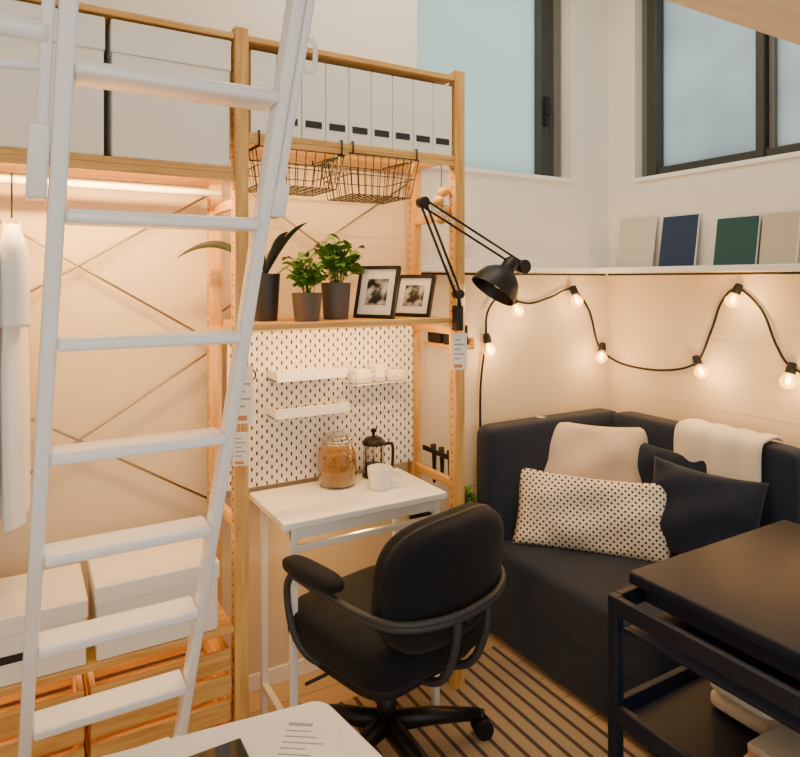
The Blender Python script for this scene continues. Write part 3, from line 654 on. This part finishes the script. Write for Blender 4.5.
# ------------------------------------------------------------------ black cart / side table
ct = root('black_metal_cart')
TX0, TX1, TY0, TY1, TZ = 1.33, 2.13, 0.52, 1.19, 0.655
for i, (x, y) in enumerate(((TX0, TY1-.03), (TX0, TY0), (TX1-.03, TY1-.03), (TX1-.03, TY0))):
    box('leg_%d' % i, (x, y, 0), (x+0.03, y+0.03, TZ), M_cart, ct, 0.004)
def rails(z0, z1, nm):
    boxes(nm, [((TX0, TY0+.03, z0), (TX0+0.02, TY1-.03, z1)), ((TX1-.02, TY0+.03, z0), (TX1, TY1-.03, z1)), ((TX0+.03, TY0, z0), (TX1-.03, TY0+.02, z1)), ((TX0+.03, TY1-.02, z0), (TX1-.03, TY1, z1))], M_cart, ct, 0.003)
rails(TZ-0.045, TZ, 'top_rails'); rails(0.33, 0.375, 'mid_rails'); rails(0.06, 0.09, 'low_rails')
box('mid_tray', (TX0+0.02, TY0+0.02, 0.33), (TX1-0.02, TY1-0.02, 0.34), M_cart, ct, 0.001)
box('low_tray', (TX0+0.02, TY0+0.02, 0.06), (TX1-0.02, TY1-0.02, 0.07), M_cart, ct, 0.001)
box('inner_tray', (TX0+0.03, TY0+0.03, 0.56), (TX1-0.03, TY1-0.03, 0.57), M_cart, ct, 0.001)
box('lid_top', (1.405, TY0, TZ+0.012), (TX1+0.02, TY1-0.005, 0.70), M_cart, ct, 0.006, 3)
box('lid_riser', (1.43, TY0+0.03, TZ-0.03), (TX1-0.03, TY1-0.035, TZ+0.013), M_cart, ct, 0.002)
bx = root('folded_towels')
for k in range(3):
    superell('towel_%d' % k, 0.24, 0.18, 0.045, 0.5, 0.3, [M_cush, M_throw, M_cush][k], bx, Matrix.Translation((1.70, 0.99, 0.364+0.043*k)))
bk = root('stacked_books')
boxes('books', [((1.46, 0.78, 0.341), (1.62, 0.90, 0.365), 0), ((1.47, 0.785, 0.366), (1.61, 0.895, 0.385), 1), ((1.46, 0.78, 0.386), (1.60, 0.89, 0.402), 2)], [M_cream, M_ink2, M_tan], bk)

# ------------------------------------------------------------------ foreground white table
ft = root('white_table')
poly = [(0.50, 0.50), (0.483, 0.86), (0.464, 1.00)]
cx, cy, cr = 0.424, 1.012, 0.038
for a in range(0, 91, 15):
    t = math.radians(a+4); poly.append((cx+cr*math.cos(t), cy+cr*math.sin(t)))
poly += [(0.09, 1.093), (-0.30, 1.13), (-0.35, 0.50)]
bm = bmesh.new(); lo_ = [bm.verts.new((x, y, 0.715)) for x, y in poly]; hi_ = [bm.verts.new((x, y, 0.75)) for x, y in poly]
bm.faces.new(hi_); bm.faces.new(lo_[::-1])
for i in range(len(poly)): bm.faces.new([lo_[i], lo_[(i+1) % len(poly)], hi_[(i+1) % len(poly)], hi_[i]])
bmesh.ops.recalc_face_normals(bm, faces=bm.faces)
me = bpy.data.meshes.new('top'); bm.to_mesh(me); bm.free(); addobj('top', me, M_cer, ft, bevel=0.008, segs=4)
for i, (x, y) in enumerate(((-0.31, 0.54), (0.40, 0.54), (-0.25, 1.03), (0.36, 0.96))):
    box('leg_%d' % i, (x, y, 0), (x+0.04, y+0.04, 0.717), M_white, ft, 0.004)
inf = root('information_card')
mwc = Matrix.Translation((0.385, 0.945, 0.7505)) @ Matrix.Rotation(math.radians(-35), 4, 'Z')
box('card', (-0.055, -0.09, 0), (0.045, 0.06, 0.0015), M_boxlight, inf, 0, mw=mwc)
boxes('print', [((-0.04, 0.030-k*0.013, 0.0015), (0.0+0.012*(k % 3), 0.0325-k*0.013, 0.0019)) for k in range(7)], M_inkg, inf, 0, mw=mwc)
boxes('print_heading', [((-0.04, 0.043, 0.0015), (0.0, 0.05, 0.0019))], M_inkg, inf, 0, mw=mwc)
ds = root('dark_glass_tray')
box('plate', (0.19, 0.90, 0.751), (0.30, 1.01, 0.757), mat('dark_teal_glass', (0.12, 0.17, 0.17), 0.08), ds, 0.003)

# ------------------------------------------------------------------ loft ladder
la = root('loft_ladder')
def lx(z): return 0.037*z
def ly(z): return 1.83-0.394*z
def LP(x, z, dy=0): return Vector((x+lx(z), ly(z)+dy, z))
def slanted(name, x0, x1, za, zb, hy, parent=la, m=M_ladder, dy=0, bev=0.005):
    bm = bmesh.new(); v = []
    for z in (za, zb):
        for (x, yy) in ((x0, -hy), (x1, -hy), (x1, hy), (x0, hy)): v.append(bm.verts.new(LP(x, z, yy+dy)))
    for f in [(3, 2, 1, 0), (4, 5, 6, 7), (0, 1, 5, 4), (1, 2, 6, 5), (2, 3, 7, 6), (3, 0, 4, 7)]: bm.faces.new([v[i] for i in f])
    me = bpy.data.meshes.new(name); bm.to_mesh(me); bm.free(); return addobj(name, me, m, parent, bevel=bev, segs=3)
slanted('rail_left', -0.022, 0.004, 0.0, 2.30, 0.024)
slanted('rail_right', 0.326, 0.350, 0.0, 2.30, 0.022)
for k in range(-2, 8):
    z = 0.496+0.2175*k
    if z < 0.03: continue
    y = ly(z); x = lx(z)
    box('tread_%d' % (k+2), (x+0.004, y-0.042, z-0.010), (x+0.326, y+0.042, z+0.012), M_ladder, la, 0.007, 3)
slanted('sleeve_right', 0.352, 0.368, 1.60, 2.30, 0.018)
slanted('sleeve_cap_right', 0.350, 0.378, 1.60, 1.66, 0.022)
slanted('sleeve_left', -0.044, -0.026, 1.68, 2.30, 0.012)
slanted('clamp_block_left', -0.054, -0.024, 1.61, 1.72, 0.024)
p = LP(-0.034, 1.85)
tube('grab_bar', [p+Vector((0, 0, 0)), p+Vector((-0.10, 0.0, 0.005)), p+Vector((-0.30, 0.02, 0.02))], 0.018, M_ladder, la, sm=5, seg=14)
tube('grab_bar_lower', [LP(-0.034, 1.805), LP(-0.034, 1.805)+Vector((-0.12, 0.02, -0.005))], 0.008, M_ladder, la)
q = LP(0.376, 1.86)
tube('safety_hook', [q, q+Vector((0.012, 0, 0.0)), q+Vector((0.018, 0, 0.015)), q+Vector((0.019, 0, 0.045)), q+Vector((0.010, 0, 0.06))], 0.005, M_ladder, la, sm=5)

# ------------------------------------------------------------------ lights
def area(name, loc, target, sx, sy, e, col, spread=180):
    ld = bpy.data.lights.new(name, 'AREA'); ld.shape = 'RECTANGLE'; ld.size = sx; ld.size_y = sy; ld.energy = e; ld.color = col; ld.spread = math.radians(spread)
    o = bpy.data.objects.new(name, ld); o.location = loc
    d = Vector(target)-Vector(loc); o.rotation_euler = d.to_track_quat('-Z', 'Y').to_euler(); COL.objects.link(o); return o
WARM = (1, 0.58, 0.20)
area('led_light_wardrobe', (0.15, FY+0.02, 1.782), (0.15, 2.19, 1.45), 0.70, 0.02, 13, WARM)
area('led_light_plants', (0.967, FY+0.02, 1.895), (0.967, 2.17, 1.60), 0.66, 0.015, 6, WARM)
area('led_light_desk', (0.967, FY+0.02, 1.318), (0.967, 2.17, 1.0), 0.66, 0.015, 4, WARM)
area('led_light_crates', (0.15, 2.06, 0.425), (0.15, 2.06, 0.0), 0.66, 0.05, 1.3, WARM)
area('floor_area_warm', (0.95, 2.0, 0.70), (0.9, 2.0, 0.0), 0.3, 0.02, 1.6, WARM)  # warm area light under the desk top, aimed at the floor
area('ceiling_fill', (1.3, 1.6, 3.15), (1.3, 1.6, 0), 1.3, 0.9, 22, (1, 0.87, 0.70))  # added soft fill under the ceiling for general brightness, not a fixture
area('room_fill', (-0.3, -1.2, 1.95), (0.8, 1.8, 1.0), 1.4, 0.8, 15, (1, 0.84, 0.64))  # added fill from behind the camera, lifts the whole room
ld = bpy.data.lights.new('desk_lamp_light', 'SPOT'); ld.energy = 3; ld.color = (1, 0.66, 0.34); ld.spot_size = math.radians(130); ld.shadow_soft_size = 0.03
o = bpy.data.objects.new('desk_lamp_light', ld); o.location = hp+axd*0.125; o.rotation_euler = axd.to_track_quat('-Z', 'Y').to_euler(); COL.objects.link(o)

w = bpy.data.worlds.new('World'); scene.world = w; w.use_nodes = True
bg = w.node_tree.nodes['Background']; bg.inputs['Color'].default_value = (0.90, 0.97, 1.0, 1); bg.inputs['Strength'].default_value = 1.35

# ------------------------------------------------------------------ camera
cd = bpy.data.cameras.new('camera'); cam = bpy.data.objects.new('camera', cd); COL.objects.link(cam)
cd.sensor_fit = 'HORIZONTAL'; cd.sensor_width = 36; cd.lens = 646/800*36
cd.shift_y = -98.5/800; cd.clip_start = 0.02
cam.location = (0, 0, 1.48)
cam.rotation_euler = Vector((0.506, 0.8625, 0)).to_track_quat('-Z', 'Y').to_euler()
scene.camera = cam

bpy.context.view_layer.update()
for e in ROOTS:
    pts = []
    for c in e.children:
        if c.type == 'MESH': pts += [c.matrix_world @ Vector(v) for v in c.bound_box]
    if not pts: continue
    loc = Vector(((min(p.x for p in pts)+max(p.x for p in pts))/2, (min(p.y for p in pts)+max(p.y for p in pts))/2, min(p.z for p in pts)))
    e.location = loc
    inv = Matrix.Translation(-loc)
    for c in e.children: c.matrix_parent_inverse = inv
